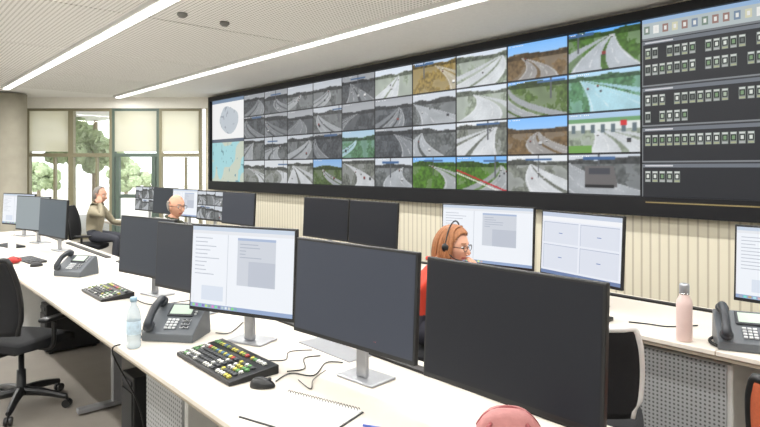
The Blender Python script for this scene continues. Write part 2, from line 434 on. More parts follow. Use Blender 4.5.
# ---------------------------------------------------------------- desks
DH=0.74; DT=0.741
def desk(name,p0,p1,q0,q1,unit,peds):
    e=empty(name,(0,0,0)); n=max(1,round((p1-p0)/unit)); u=(p1-p0)/n
    it=[]
    for i in range(n):
        a=p0+i*u
        it.append(((a+u/2,(q0+q1)/2,DH-0.0125),(u-0.004,q1-q0,0.025),0))
    multibox('tops',it,[M_desk,M_edge],e,bevel=0.003)
    box('edge_band',(p1-p0,q1-q0-0.03,0.02),((p0+p1)/2,(q0+q1)/2,DH-0.037),M_edge,e)
    box('modesty_panel',(p1-p0-0.1,0.02,0.5),((p0+p1)/2,q1-0.12,0.44),M_dperf,e)
    it=[]
    for i in range(n+1):
        a=min(max(p0+i*u,p0+0.03),p1-0.03)
        it+= [((a,q1-0.2,DH/2-0.03),(0.05,0.06,DH-0.06-0.02),0),((a,(q0+q1)/2,0.03),(0.06,q1-q0-0.2,0.03),0),((a,q0+0.35,DH/2-0.03),(0.05,0.06,DH-0.08),0)]
    multibox('legs',it,[M_silver],e,bevel=0.004)
    multibox('cable_rail',[((p0+(i+.5)*u,q1-0.1,DH+0.006),(u-0.3,0.05,0.012),0) for i in range(n)],[M_black],e)
    for (a,b) in peds:
        w=b-a
        multibox('pedestal',[(((a+b)/2,(q0+q1)/2,0.34),(w,q1-q0-0.2,0.64),0)],[M_panel],e,bevel=0.006)
        box('pedestal_front',(w-0.05,0.012,0.60),((a+b)/2,q0+0.094,0.35),M_dperf,e)
    return e
D1=desk('operator_desk',-9.8,-0.55,0.98,1.98,1.85,[(-2.98,-2.5),(-6.7,-6.25)])
tube('power_cable',[(-3.13,1.0,DT+0.004),(-3.14,0.965,0.70),(-3.16,1.1,0.4),(-3.3,1.2,0.06)],0.004,M_black,D1)
box('cable_flap',(0.42,0.14,0.004),(-2.35,1.78,DH+0.002),M_silver,D1)
desk('operator_desk',-10.9,0.9,3.18,4.12,1.85,[(-1.60,-1.02),(-5.3,-4.8)])

# ---------------------------------------------------------------- monitors
def scr_dark(c=(70,74,82),W_=64,H_=36):
    return np.ones((H_,W_,3))*c3(c)
def scr_ui(seed,W_=180,H_=102):
    rs=np.random.RandomState(seed); im=np.ones((H_,W_,3))*c3((238,242,248))
    im[:5]=c3((200,212,228)); im[5:9]=c3((228,231,236)); im[-5:]=c3((150,170,205))
    for k in range(14): im[-4:-1,4+k*6:8+k*6]=c3(tuple(rs.randint(120,240,3)))
    im[12:70,84:150]=c3((206,211,220)); im[12:15,84:150]=c3((170,186,214)); im[40:70,104:150]=c3((190,196,208))
    for k in range(5):
        y=19+k*4; L=rs.randint(10,40); im[y:y+1,88:88+L]=c3((170,178,194))
    for k in range(10):
        y=14+k*5; im[y:y+1,6:6+rs.randint(15,50)]=c3((185,190,202))
    im[74:92,20:60]=c3((218,226,238)); im[9:-6,66:67]=c3((200,205,214))
    return im
def scr_ui2(W_=160,H_=90):
    im=np.ones((H_,W_,3))*c3((232,236,245)); im[:6]=c3((196,206,224)); im[-5:]=c3((110,130,170))
    im[6:12]=c3((240,242,246))
    for (a,b,c,d) in ((14,44,4,78),(14,44,82,156),(47,82,4,78),(47,82,82,156)):
        im[a:b,c:d]=c3((220,225,236)); im[a:a+1,c:d]=c3((180,188,208)); im[a:b,c:c+1]=c3((180,188,208)); im[(a+b)//2,(c+d)//2-4:(c+d)//2+4]=c3((90,120,180))
    return im
def scr_cams(seed,W_=120,H_=68):
    im=np.ones((H_,W_,3))*.3
    for r in range(2):
        for c in range(3):
            im[r*34:(r+1)*34,c*40:(c+1)*40]=tile(*G,seed+r*3+c,H=34,Wd=40)
    return im
def monitor(p,q,img,rz=0,w=0.72,h=0.425,zb=0.895,tilt=-3):
    e=empty('computer_monitor',(p,q,DT),rz)
    hz=zb-DH+h/2
    box('bezel',(w,0.022,h),(0,0,hz),M_black,e,bevel=0.004,rot=(math.radians(tilt),0,0))
    t=math.radians(tilt); oy=-0.0118
    canvas('display',img,w-0.022,h-0.03,e,(0,oy*math.cos(t)-0.0004,hz+oy*math.sin(t)+0.004*math.cos(t)),(t,0,0))
    prism('rear_shell',[(0.006,-h*0.36),(0.045,-h*0.2),(0.045,h*0.2),(0.006,h*0.36)],w*0.7,M_black,e,(0,0,hz),(t,0,0),bevel=0.004)
    box('neck',(0.06,0.022,0.36),(0,0.065,0.19),M_silver,e,bevel=0.006)
    box('mount',(0.11,0.03,0.11),(0,0.05,hz-0.02),M_dark,e,bevel=0.004)
    box('foot',(0.22,0.15,0.01),(0,0.085,0.005),M_silver,e,bevel=0.0045)
    return e,hz
dk=(66,70,78); bk=(30,33,38)
M1=[(-2.715,1.465,scr_ui(1),0.40,.67,.455,.895),(-1.93,1.555,scr_dark((66,71,81)),0.09,.73,.43,.897),(-1.145,1.56,scr_dark((27,30,34)),0.03,.68,.43,.895),
    (-3.50,1.52,scr_dark((58,62,68)),0.2,.66,.42,.88),(-4.20,1.52,scr_dark((58,64,72)),0.2,.68,.42,.88),
    (-7.15,1.58,scr_dark((84,96,104)),0.15,.72,.42,.89),(-8.05,1.56,scr_dark((150,160,164)),0.3,.72,.42,.89),(-9.0,1.58,scr_ui(6),0.35,.72,.42,.89)]
for i,(p,q,im,rz,w_,h_,zb_) in enumerate(M1):
    e,hz=monitor(p,q,im,rz,w_,h_,zb_)
    if i==1:
        fc=bpy.data.curves.new('logo','FONT'); fc.body='autopistas'; fc.size=0.034; fc.extrude=0
        fo=bpy.data.objects.new('logo_text',fc); COL.objects.link(fo); fo.parent=e
        fo.location=(0.17,-0.0205,hz-0.178); fo.rotation_euler=(math.radians(87),0,0)
        fc.materials.append(mat('logo_white',(225,225,228),0.5,emit=0.7))
        box('logo_mark',(0.014,0.001,0.010),(0.156,-0.0205,hz-0.168),mat('logo_red',(190,60,60),0.5,emit=.5),e)
M2=[(-0.78,3.7,scr_ui(4),0.0,.72,.425,.905),(-1.99,3.52,scr_ui2(),-0.2,.67,.45,.905),(-2.76,3.52,scr_ui(9),0.16,.78,.455,.915),(-4.22,3.66,scr_dark(bk),0.0,.70,.425,.905),(-4.98,3.66,scr_dark(bk),0.05,.74,.425,.905),
    (-6.95,3.7,scr_dark(dk),0.1,.74,.425,.905),(-7.75,3.7,scr_cams(3),0.1,.72,.425,.905),(-8.6,3.7,scr_ui(12),0.15,.72,.425,.905),(-9.4,3.7,scr_dark((50,56,62)),0.15,.72,.425,.905),(-10.25,3.7,scr_cams(8),0.15,.72,.425,.905)]
for (p,q,im,rz,w_,h_,zb_) in M2: monitor(p,q,im,rz,w_,h_,zb_)

# ---------------------------------------------------------------- desk phone
def phone(p,q,rz,sc=1.0,cordside=1):
    e=empty('desk_phone',(p,q,DT),rz); e.scale=(sc,sc,sc*1.12)
    prism('body',[(-0.10,0),(0.10,0),(0.10,0.03),(0.085,0.125),(0.065,0.135),(-0.10,0.035)],0.265,M_phone,e,bevel=0.004)
    sl=math.atan2(0.10,0.165)
    face=empty('face',(0,-0.018,0.089)); face.parent=e; face.rotation_euler=(sl,0,0)
    box('lcd_bezel',(0.135,0.075,0.006),(0.02,0.045,0.001),M_phoned,face,bevel=0.002)
    box('lcd',(0.112,0.056,0.003),(0.02,0.046,0.004),M_lcd,face)
    it=[]
    for r in range(4):
        for c in range(3): it.append(((0.0+c*0.021-0.02,-0.018-r*0.0165,0.004),(0.016,0.011,0.006),0))
    for r in range(4): it.append(((0.098,0.065-r*0.015,0.004),(0.012,0.008,0.005),0))
    for r in range(3):
        for c in range(2): it.append(((0.06+c*0.024,-0.02-r*0.02,0.004),(0.018,0.012,0.005),1))
    multibox('keys',it,[M_key,M_phoned],face,bevel=0.0015)
    bm=bmesh.new(); pts=smoothpts([(-0.098,-0.085,0.018),(-0.098,-0.07,0.035),(-0.098,0,0.05),(-0.098,0.065,0.035),(-0.098,0.085,0.018)],5)
    add_tube(bm,pts,[0.02,0.023,0.018,0.018,0.018,0.023,0.02],14)
    for y in (-0.078,0.078):
        bmesh.ops.create_uvsphere(bm,u_segments=16,v_segments=10,radius=1,matrix=Matrix.Translation((-0.098,y,0.018))@Matrix.Diagonal((0.029,0.03,0.018,1)))
    from_bm('handset',bm,M_phoned,face,smooth=True)
    cord=[]
    for k in range(120):
        t=k/119; a=t*2*math.pi*22
        cx=-0.13-0.05*cordside*math.sin(math.pi*t); cy=-0.09+0.16*t
        cord.append((cx+0.006*math.cos(a),cy,0.012+0.006*math.sin(a)))
    tube('coiled_cord',cord,0.0018,M_black,e,n=5,sm=0)
phone(-3.09,1.28,0.70,1.08,1.6); phone(-5.45,1.38,0.55,1.05); phone(-0.98,3.37,0.45,1.1,0.5)

def ctrl_keyboard(p,q,rz,seed,w=0.5,d=0.22):
    rs=random.Random(seed); e=empty('control_keyboard',(p,q,DT),rz)
    prism('case',[(-d/2,0),(d/2,0),(d/2,0.04),(-d/2,0.018)],w,M_black,e,bevel=0.003)
    sl=math.atan2(0.022,d)
    cols=[(60,62,64),(222,222,214),(206,196,70),(150,170,60),(190,60,50),(60,110,150),(90,150,80)]
    ms=[mat('key_%d'%i,c,0.5) for i,c in enumerate(cols)]
    it=[]; nx=int((w-0.04)/0.0255)
    for r in range(7):
        y=-d/2+0.025+r*(d-0.04)/7
        for c in range(nx):
            x=-w/2+0.03+c*0.0255
            if c==nx-6 or r==5: continue
            k=rs.choice([0,0,0,1]) 
            if r in(4,6): k=rs.choice([2,2,3,4,5,0])
            if c>nx-6: k=rs.choice([1,1,2,6,0])
            if c<2: k=rs.choice([3,6,1])
            z=0.029+(y)*math.tan(sl)+0.004
            it.append(((x,y,z),(0.020,0.019,0.009),k,(sl,0,0)))
    multibox('keys',it,ms,e,bevel=0.002)
ctrl_keyboard(-2.50,1.265,0.0,3,0.54,0.24); ctrl_keyboard(-4.45,1.33,0.0,5,0.48)
def keyboard(p,q,rz):
    e=empty('computer_keyboard',(p,q,DT),rz)
    prism('case',[(-0.075,0),(0.075,0),(0.075,0.022),(-0.075,0.012)],0.44,M_black,e,bevel=0.003)
    it=[((-0.2+c*0.0195,-0.058+r*0.022,0.019+(r-2.5)*0.0014),(0.016,0.018,0.006),0) for r in range(6) for c in range(21) if c!=15]
    multibox('keys',it,[M_dark],e,bevel=0.0015)
keyboard(-6.55,1.25,0.1); keyboard(-7.9,1.3,0.2); keyboard(-1.9,3.28,0); keyboard(-7.3,3.4,0)
def mouse(p,q,rz):
    e=empty('computer_mouse',(p,q,DT),rz)
    bm=bmesh.new(); bmesh.ops.create_uvsphere(bm,u_segments=28,v_segments=18,radius=1)
    for v in bm.verts:
        x,y,z=v.co; v.co=Vector((x*0.031*(1-0.12*y),y*0.055,max(z,-0.15)*0.034*(1-0.25*y)+0.006))
    from_bm('shell',bm,M_black,e,smooth=True)
    tube('wheel',[(-0.004,0.03,0.033),(0.004,0.03,0.033)],0.008,M_dark,e,n=14,sm=0)
mouse(-2.14,1.25,-0.9); mouse(-6.15,1.22,0)

M_water=bpy.data.materials.new('clear_bottle'); M_water.use_nodes=True
b=M_water.node_tree.nodes['Principled BSDF']; b.inputs['Base Color'].default_value=(0.50,0.60,0.66,1); b.inputs['Roughness'].default_value=0.08
b.inputs['Alpha'].default_value=0.55
def water_bottle(p,q):
    e=empty('water_bottle',(p,q,DT)); e.scale=(1.12,1.12,1.1)
    lathe('bottle',[(0,0.003),(0.026,0.001),(0.031,0.008),(0.031,0.03),(0.029,0.035),(0.031,0.04),(0.031,0.14),(0.029,0.155),(0.024,0.175),(0.013,0.195),(0.0125,0.212),(0,0.212)],M_water,e)
    lathe('label',[(0.0315,0.065),(0.0318,0.066),(0.0318,0.125),(0.0315,0.126)],mat('bottle_label',(176,196,210),0.5,noise=0.4,nscale=60),e)
    lathe('cap',[(0,0.213),(0.015,0.213),(0.015,0.23),(0.013,0.233),(0,0.233)],mat('cap_blue',(150,180,200),0.4),e)
water_bottle(-3.04,1.035)
def flask(p,q,col,nm,h=0.3,r=0.037):
    e=empty('insulated_bottle',(p,q,DT)); k=h/0.3
    lathe('body',[(0,0),(r*.95,0),(r,0.004),(r,0.19*k),(r*.95,0.21*k),(r*.6,0.238*k),(r*.55,0.25*k),(0,0.25*k)],mat(nm,col,0.35),e)
    lathe('lid',[(0,0.25*k),(r*.62,0.25*k),(r*.64,0.255*k),(r*.64,0.292*k),(r*.55,0.3*k),(0,0.3*k)],M_silver if nm!='flask_white' else M_white,e)
    lathe('lid_ring',[(r*.60,0.243*k),(r*.66,0.245*k),(r*.66,0.25*k),(r*.6,0.251*k)],M_chrome,e)
flask(-1.24,3.25,(214,190,184),'flask_pink',0.3,0.039); flask(-7.2,1.2,(226,228,228),'flask_white',0.24)

M_paper=mat('paper',(238,238,236),0.8,noise=0.02)
def notebook(p,q,rz):
    e=empty('spiral_notebook',(p,q,DT),rz)
    box('back_cover',(0.37,0.27,0.003),(0,0,0.0015),M_dark,e)
    box('pages',(0.36,0.26,0.006),(0,0,0.006),M_paper,e,bevel=0.001)
    multibox('writing',[((random.uniform(-0.02,0.02)-0.03,-0.10+k*0.016,0.0093),(random.uniform(0.12,0.25),0.002,0.0004),0) for k in range(13)],[mat('ink',(96,106,140),0.6)],e)
    bm=bmesh.new()
    for k in range(26):
        x=-0.167+k*0.0133
        add_tube(bm,[(x,0.127+0.008*math.cos(a),0.0095+0.008*math.sin(a)) for a in np.linspace(0,5.6,12)],0.0014,5)
    from_bm('spiral',bm,M_dark,e,smooth=True)
notebook(-1.80,1.215,0.30)
def pen(p,q,rz,c,nm):
    e=empty('pencil',(p,q,DT+0.006),rz)
    tube('barrel',[(0,0,0),(0.15,0,0)],0.0045,mat(nm,c,0.4),e,n=6,sm=0)
    tube('tip',[(0.15,0,0),(0.17,0,0)],[0.0045,0.0008],M_key,e,n=6,sm=0)
pen(-1.575,1.32,0.5,(60,90,170),'pen_blue')
e=empty('ruler',(-1.52,1.27,DT),0.8); box('strip',(0.2,0.03,0.004),(0,0,0.002),mat('ruler_yellow',(210,190,80),0.4),e,bevel=0.001)
multibox('ticks',[((-0.095+k*0.01,0.01,0.0042),(0.001,0.008 if k%5 else 0.012,0.0004),0) for k in range(20)],[M_black],e)

def handbag(p,q,rz):
    e=empty('handbag',(p,q,DT),rz); M_pk=mat('leather_pink',(180,122,120),0.5,noise=.1,nscale=80,bump=.2); M_tr=mat('leather_trim',(130,60,62),0.5)
    bm=bmesh.new(); bmesh.ops.create_cube(bm,size=1); bmesh.ops.subdivide_edges(bm,edges=bm.edges[:],cuts=8,use_grid_fill=True)
    for v in bm.verts:
        x,y,z=v.co; z01=z+0.5
        yy=y*0.11*(1-0.72*z01**1.5)*(1-1.2*x*x); xx=x*0.20*(1-0.12*z01); zz=z01*0.23-0.05*z01*(x*2)**2*abs(x*2)
        v.co=Vector((xx,yy,zz))
    from_bm('body',bm,M_pk,e,smooth=True)
    tube('zip_trim',[(-0.088,0,0.177),(-0.06,0,0.211),(0,0,0.231),(0.06,0,0.211),(0.088,0,0.177)],0.004,M_tr,e)
    tube('handle',[(-0.05,-0.02,0.19),(-0.06,-0.05,0.17),(0,-0.065,0.10),(0.06,-0.05,0.17),(0.05,-0.02,0.19)],0.006,M_tr,e)
handbag(-1.0,1.375,0.75)
e=empty('red_pouch',(-6.5,1.1,DT),0.3)
ellipsoid('bag',(0.09,0.055,0.03),(0,0,0.031),mat('red_cloth',(170,50,46),0.8,bump=.3),e)
tube('zip',[(-0.08,0,0.048),(0,0,0.062),(0.08,0,0.048)],0.004,M_black,e)

def cable(pts,r=0.003):
    tube('cable',[(a,b,DT+0.004+c) for a,b,c in pts],r,M_black,None,n=6)
cable([(-2.22,1.42,0),(-2.2,1.5,0),(-2.32,1.58,0),(-2.3,1.66,0)])
cable([(-2.15,1.32,0),(-2.19,1.42,0),(-2.10,1.48,0),(-2.2,1.62,0),(-2.15,1.68,0)])
cable([(-3.0,1.46,0),(-2.95,1.52,0),(-3.1,1.68,0)])
cable([(-2.1,1.40,0),(-1.98,1.38,0),(-2.06,1.45,0),(-2.12,1.56,0)],.002)
cable([(-2.42,1.42,0),(-2.36,1.5,0),(-2.45,1.58,0),(-2.40,1.68,0)],.0025)
cable([(-1.60,3.38,0),(-1.5,3.42,0),(-1.4,3.45,0),(-1.3,3.6,0)],.004)
cable([(-4.15,1.42,0),(-3.9,1.45,0),(-3.85,1.7,0)])

def tower(p,q):
    e=empty('computer_tower',(p,q,0))
    box('case',(0.2,0.45,0.42),(0,0,0.23),M_black,e,bevel=0.008)
    box('front_grille',(0.17,0.01,0.3),(0,-0.228,0.2),mat_perf('tower_grille',(40,42,44),(8,8,8),0.012,0.32),e)
    box('drive',(0.15,0.008,0.03),(0,-0.23,0.4),M_dark,e)
    multibox('feet',[((x,y,0.01),(0.03,0.03,0.02),0) for x in(-.07,.07) for y in(-.18,.18)],[M_dark],e)
tower(-3.55,1.4); tower(-5.9,1.45)

# ---------------------------------------------------------------- office chair
def chair(p,q,rz,fab=M_fabric,arms=True,frame=None,backh=0.50):
    e=empty('office_chair',(p,q,0),rz)
    bm=bmesh.new()
    for k in range(5):
        a=k*2*math.pi/5+0.3; c,s=math.cos(a),math.sin(a)
        add_tube(bm,smoothpts([(0.02*c,0.02*s,0.115),(0.16*c,0.16*s,0.105),(0.31*c,0.31*s,0.075)],4),[0.034,0.026,0.018],10)
        for o in(-0.014,0.014):
            d=Vector((-s,c,0))*o
            add_tube(bm,[Vector((0.315*c,0.315*s,0.029))+d-Vector((-s,c,0))*0.008,Vector((0.315*c,0.315*s,0.029))+d+Vector((-s,c,0))*0.008],0.028,14)
        add_tube(bm,[(0.31*c,0.31*s,0.09),(0.315*c,0.315*s,0.03)],0.008,8)
    from_bm('star_base',bm,M_black,e,smooth=False)
    lathe('gas_lift',[(0,0.09),(0.035,0.09),(0.03,0.14),(0.028,0.26),(0.018,0.26),(0.018,0.40),(0,0.40)],M_dark,e)
    box('mechanism',(0.16,0.22,0.05),(0,-0.01,0.415),M_black,e,bevel=0.01)
    bm=bmesh.new(); bmesh.ops.create_cube(bm,size=1); bmesh.ops.subdivide_edges(bm,edges=bm.edges[:],cuts=7,use_grid_fill=True)
    for v in bm.verts:
        x,y,z=v.co; k=(abs(2*x)**4+abs(2*y)**4)
        v.co=Vector((x*0.50*(1-0.07*(2*y)**2),y*0.48*(1-0.06*(2*x)**2),0.475+z*0.075*(1-0.25*min(k,1.6))-(0.02*max(0,2*y)**3)))
    from_bm('seat',bm,fab,e,smooth=True)
    bm=bmesh.new(); nx,nzv=12,14; L=[]
    def bp(u,t,side=0):
        wdt=0.225*(1-0.10*(2*t-1)**2-0.18*max(0,t-.75)*4*max(0,t-.75))*(1 if t>.1 else .93)
        return (u*wdt,-0.235+0.03*math.sin(math.pi*t*0.9)-0.09*t+0.055*u*u-(0.028 if side else 0),0.56+backh*t)
    for side in (0,1):
        L.append([[bm.verts.new(bp(2*i/nx-1,j/nzv,side)) for i in range(nx+1)] for j in range(nzv+1)])
    for side in(0,1):
        g=L[side]
        for j in range(nzv):
            for i in range(nx): bm.faces.new((g[j][i],g[j][i+1],g[j+1][i+1],g[j+1][i]))
    for j in range(nzv):
        for i in (0,nx): bm.faces.new((L[0][j][i],L[0][j+1][i],L[1][j+1][i],L[1][j][i]))
    for i in range(nx):
        for j in (0,nzv): bm.faces.new((L[0][j][i],L[0][j][i+1],L[1][j][i+1],L[1][j][i]))
    bmesh.ops.recalc_face_normals(bm,faces=bm.faces)
    from_bm('backrest',bm,fab,e,smooth=True)
    fr=frame or M_black
    rim=[bp(-1,j/10) for j in range(11)]+[bp(-1+i/5,1) for i in range(1,10)]+[bp(1,1-j/10) for j in range(11)]
    rim=[(x,y-0.014,z) for x,y,z in rim]
    tube('back_rim',rim,0.017,fr,e,sm=2)
    tube('back_bar',[(0,-0.05,0.415),(0,-0.26,0.43),(0,-0.315,0.55),(0,-0.31,0.75)],[0.028,0.028,0.022,0.018],fr,e)
    if arms:
        for s in(-1,1):
            tube('arm_post',[(s*0.16,0,0.425),(s*0.27,0,0.45),(s*0.285,0,0.62)],0.016,fr,e)
            box('arm_pad',(0.075,0.24,0.028),(s*0.285,0.02,0.638),M_black,e,bevel=0.012,seg=3)
c=W(-2.46,4.05)
chair(c[0],c[1]-0.02,0.55); chair(-7.3,0.55,-0.4); chair(-9.6,2.60,-0.6); chair(-6.35,2.42,-0.6)
chair(-2.76,2.60,-0.6,arms=False)
chair(-4.6,2.62,2.6)
chair(-1.44,2.60,0.5,frame=M_white,backh=0.41,arms=False)
M_or=mat('orange_fabric',(196,100,64),0.85,noise=.2,nscale=100,bump=.2)
chair(-0.46,2.60,0.0,M_or,backh=0.36,arms=False)

# ---------------------------------------------------------------- people
def head(parent,c,rot,skin,hairm,style,glasses=False,headset=False,k=1.0):
    h=empty('head',c); h.parent=parent; h.rotation_euler=rot; h.scale=(k,k,k)
    lip=mat('lips',(176,96,88),0.5); iris=mat('iris',(50,38,30),0.3); eyew=mat('eye_white',(228,226,222),0.3)
    bm=bmesh.new(); bmesh.ops.create_uvsphere(bm,u_segments=64,v_segments=48,radius=1)
    def shape(x,y,z):
        X=x*0.076; Y=y*0.096; Z=z*0.118
        if z<0:
            X*=1-0.36*(-z)**1.6; 
            if y<0: Y*=1-0.35*(-z)
            else: Y*=1+0.06*(-z)
        if z>0.1 and y<0: Y*=1.06
        if y>0:
            g=lambda x0,z0,sx,sz: math.exp(-((X-x0)/sx)**2-((Z-z0)/sz)**2)
            Y+=0.026*g(0,-0.032,0.012,0.016)+0.012*g(0,-0.01,0.009,0.02)
            Y-=0.011*(g(0.031,0.0,0.017,0.013)+g(-0.031,0,0.017,0.013))
            Y+=0.005*(g(0.03,0.026,0.022,0.009)+g(-0.03,0.026,0.022,0.009))
            Y+=0.008*g(0,-0.066,0.022,0.012)+0.008*g(0,-0.102,0.022,0.014)-0.004*g(0,-0.082,0.02,0.006)
            Y+=0.004*(g(0.042,-0.03,0.02,0.02)+g(-0.042,-0.03,0.02,0.02))
        return Vector((X,Y,Z))
    for v in bm.verts: v.co=shape(*v.co)
    for f in bm.faces:
        m=f.calc_center_median()
        if m.y>0.05 and abs(m.x)<0.024 and abs(m.z+0.066)<0.0075: f.material_index=1
        if m.y>0.05 and 0.014<abs(m.x)<0.048 and abs(m.z-0.026)<0.0045: f.material_index=2
    from_bm('skull',bm,[skin,lip,hairm],h,smooth=True)
    for s in(-1,1):
        ellipsoid('eye',(0.0135,0.012,0.0095),(s*0.031,0.073,0.001),eyew,h,u=16,v=10)
        ellipsoid('iris',(0.0055,0.004,0.0055),(s*0.031,0.083,0.001),iris,h,u=12,v=8)
        bm=bmesh.new(); add_tube(bm,[(s*0.078+s*0.006*math.sin(a),-0.002+0.017*math.cos(a),-0.004+0.03*math.sin(a)) for a in np.linspace(0,2*math.pi,18)],0.0045,8)
        bmesh.ops.create_uvsphere(bm,u_segments=12,v_segments=8,radius=1,matrix=Matrix.Translation((s*0.075,-0.002,-0.004))@Matrix.Diagonal((0.006,0.015,0.027,1)))
        from_bm('ear',bm,skin,h,smooth=True)
        ellipsoid('nostril_wing',(0.007,0.008,0.006),(s*0.011,0.105,-0.041),skin,h,u=12,v=8)
    if style=='long':
        bm=bmesh.new(); rr=random.Random(9)
        bmesh.ops.create_uvsphere(bm,u_segments=64,v_segments=48,radius=1)
        kill=[]
        for f in bm.faces:
            x,y,z=f.calc_center_median().normalized()
            if not ((z>0.66) or (y<0.30+0.45*max(0,z) and (z>-0.45 or y<-0.1))): kill.append(f)
        bmesh.ops.delete(bm,geom=kill,context='FACES')
        for v in bm.verts:
            x,y,z=v.co; a=math.atan2(y,x); g=1.10+0.02*math.sin(a*23+z*5)
            v.co=Vector((x*0.079*g,y*0.102*g-0.004,z*0.122*1.04))
        bmesh.ops.solidify(bm,geom=bm.faces[:],thickness=-0.006)
        for k in range(130):
            a=rr.uniform(math.radians(165),math.radians(375)) if k%3 else rr.choice([rr.uniform(math.radians(-25),math.radians(20)),rr.uniform(math.radians(160),math.radians(205))])
            ca,sa=math.cos(a),math.sin(a); L=rr.uniform(0.10,0.165); o=rr.uniform(-.006,.014)
            pts=[(0.01*ca,0.04+0.01*sa,0.128),(0.06*ca,0.075*sa,0.105),((0.087+o)*ca,(0.108+o)*sa-0.004,0.03),((0.096+o)*ca,(0.114+o)*sa-0.006,-0.05),((0.088+2*o)*ca,(0.10+o)*sa-0.012,-L)]
            add_tube(bm,smoothpts(pts,4),[0.003,0.006,0.008,0.008,0.003],6)
        from_bm('hair',bm,hairm,h,smooth=True)
    else:
        bm=bmesh.new(); bmesh.ops.create_uvsphere(bm,u_segments=64,v_segments=48,radius=1)
        kill=[]
        for f in bm.faces:
            m=f.calc_center_median().normalized(); x,y,z=m
            if style=='short': keep=(z>-0.45 and y<-0.02) or (z>0.75 and y<0.30) or (z>0.1 and y<0.2)
            else: keep=(-0.40<z<0.38 and y<-0.05) 
            if not keep: kill.append(f)
        bmesh.ops.delete(bm,geom=kill,context='FACES')
        for v in bm.verts:
            x,y,z=v.co; a=math.atan2(y,x); v.co=shape(x,y,z)*(1.05+0.008*math.sin(a*30))
        bmesh.ops.solidify(bm,geom=bm.faces[:],thickness=-0.006)
        from_bm('hair',bm,hairm,h,smooth=True)
    if glasses:
        bm=bmesh.new()
        for s in(-1,1):
            add_tube(bm,[(s*0.031+0.024*math.cos(a),0.102-0.1*abs(math.cos(a))*0.02,-0.001+0.019*math.sin(a)) for a in np.linspace(0,2*math.pi,22)],0.0021,6)
            add_tube(bm,[(s*0.055,0.1,0.004),(s*0.08,0.07,0.006),(s*0.085,0.0,0.004)],0.002,6)
        add_tube(bm,[(-0.008,0.105,0.003),(0.008,0.105,0.003)],0.002,6)
        from_bm('glasses',bm,M_black,h,smooth=True)
    if headset:
        tube('headset_band',[(0.1*math.cos(a)*1.02,-0.005,0.005+0.148*math.sin(a)) for a in np.linspace(0,math.pi,20)],0.0045,M_black,h,sm=0)
        for s in(-1,1): ellipsoid('headset_cup',(0.014,0.024,0.028),(s*0.104,-0.003,-0.004),M_black,h)
        tube('headset_mic',[(0.104,0.0,-0.02),(0.1,0.06,-0.06),(0.055,0.11,-0.075)],0.0028,M_black,h)
        ellipsoid('mic_tip',(0.008,0.008,0.008),(0.053,0.112,-0.075),M_black,h)
    return h
def hand(parent,wrist,direction,normal,skin,curl=0.5,thumbside=1):
    d=Vector(direction).normalized(); n=Vector(normal); n=(n-d*n.dot(d)).normalized(); s=d.cross(n)*thumbside
    w=Vector(wrist)
    P=lambda a,b,c: w+d*a+s*b+n*c
    bm=bmesh.new()
    bmesh.ops.create_uvsphere(bm,u_segments=20,v_segments=14,radius=1)
    for v in bm.verts:
        x,y,z=v.co; v.co=P(0.045+x*0.052,y*0.04*(1+0.12*x),z*0.015)
    ln=[0.072,0.08,0.074,0.058]
    for i in range(4):
        b=0.028-i*0.019; a=0.085-abs(i-1)*0.003; pts=[P(a-0.02,b,0)]; pos=P(a,b,0); pts.append(pos); ang=0
        for k,f in enumerate((0.45,0.3,0.25)):
            ang+=curl*(0.7+0.3*k)+0.03*i
            pos=pos+(d*math.cos(ang)+n*math.sin(ang))*ln[i]*f; pts.append(pos)
        add_tube(bm,smoothpts(pts,4),[0.0095,0.0095,0.009,0.008,0.006],10)
    t=[P(0.02,0.028,0.003),P(0.045,0.05,0.012),P(0.07,0.058,0.02+0.02*curl),P(0.092,0.052,0.028+0.03*curl)]
    add_tube(bm,smoothpts(t,4),[0.014,0.0115,0.0095,0.007],10)
    bmesh.ops.recalc_face_normals(bm,faces=bm.faces)
    from_bm('hand',bm,skin,parent,smooth=True)
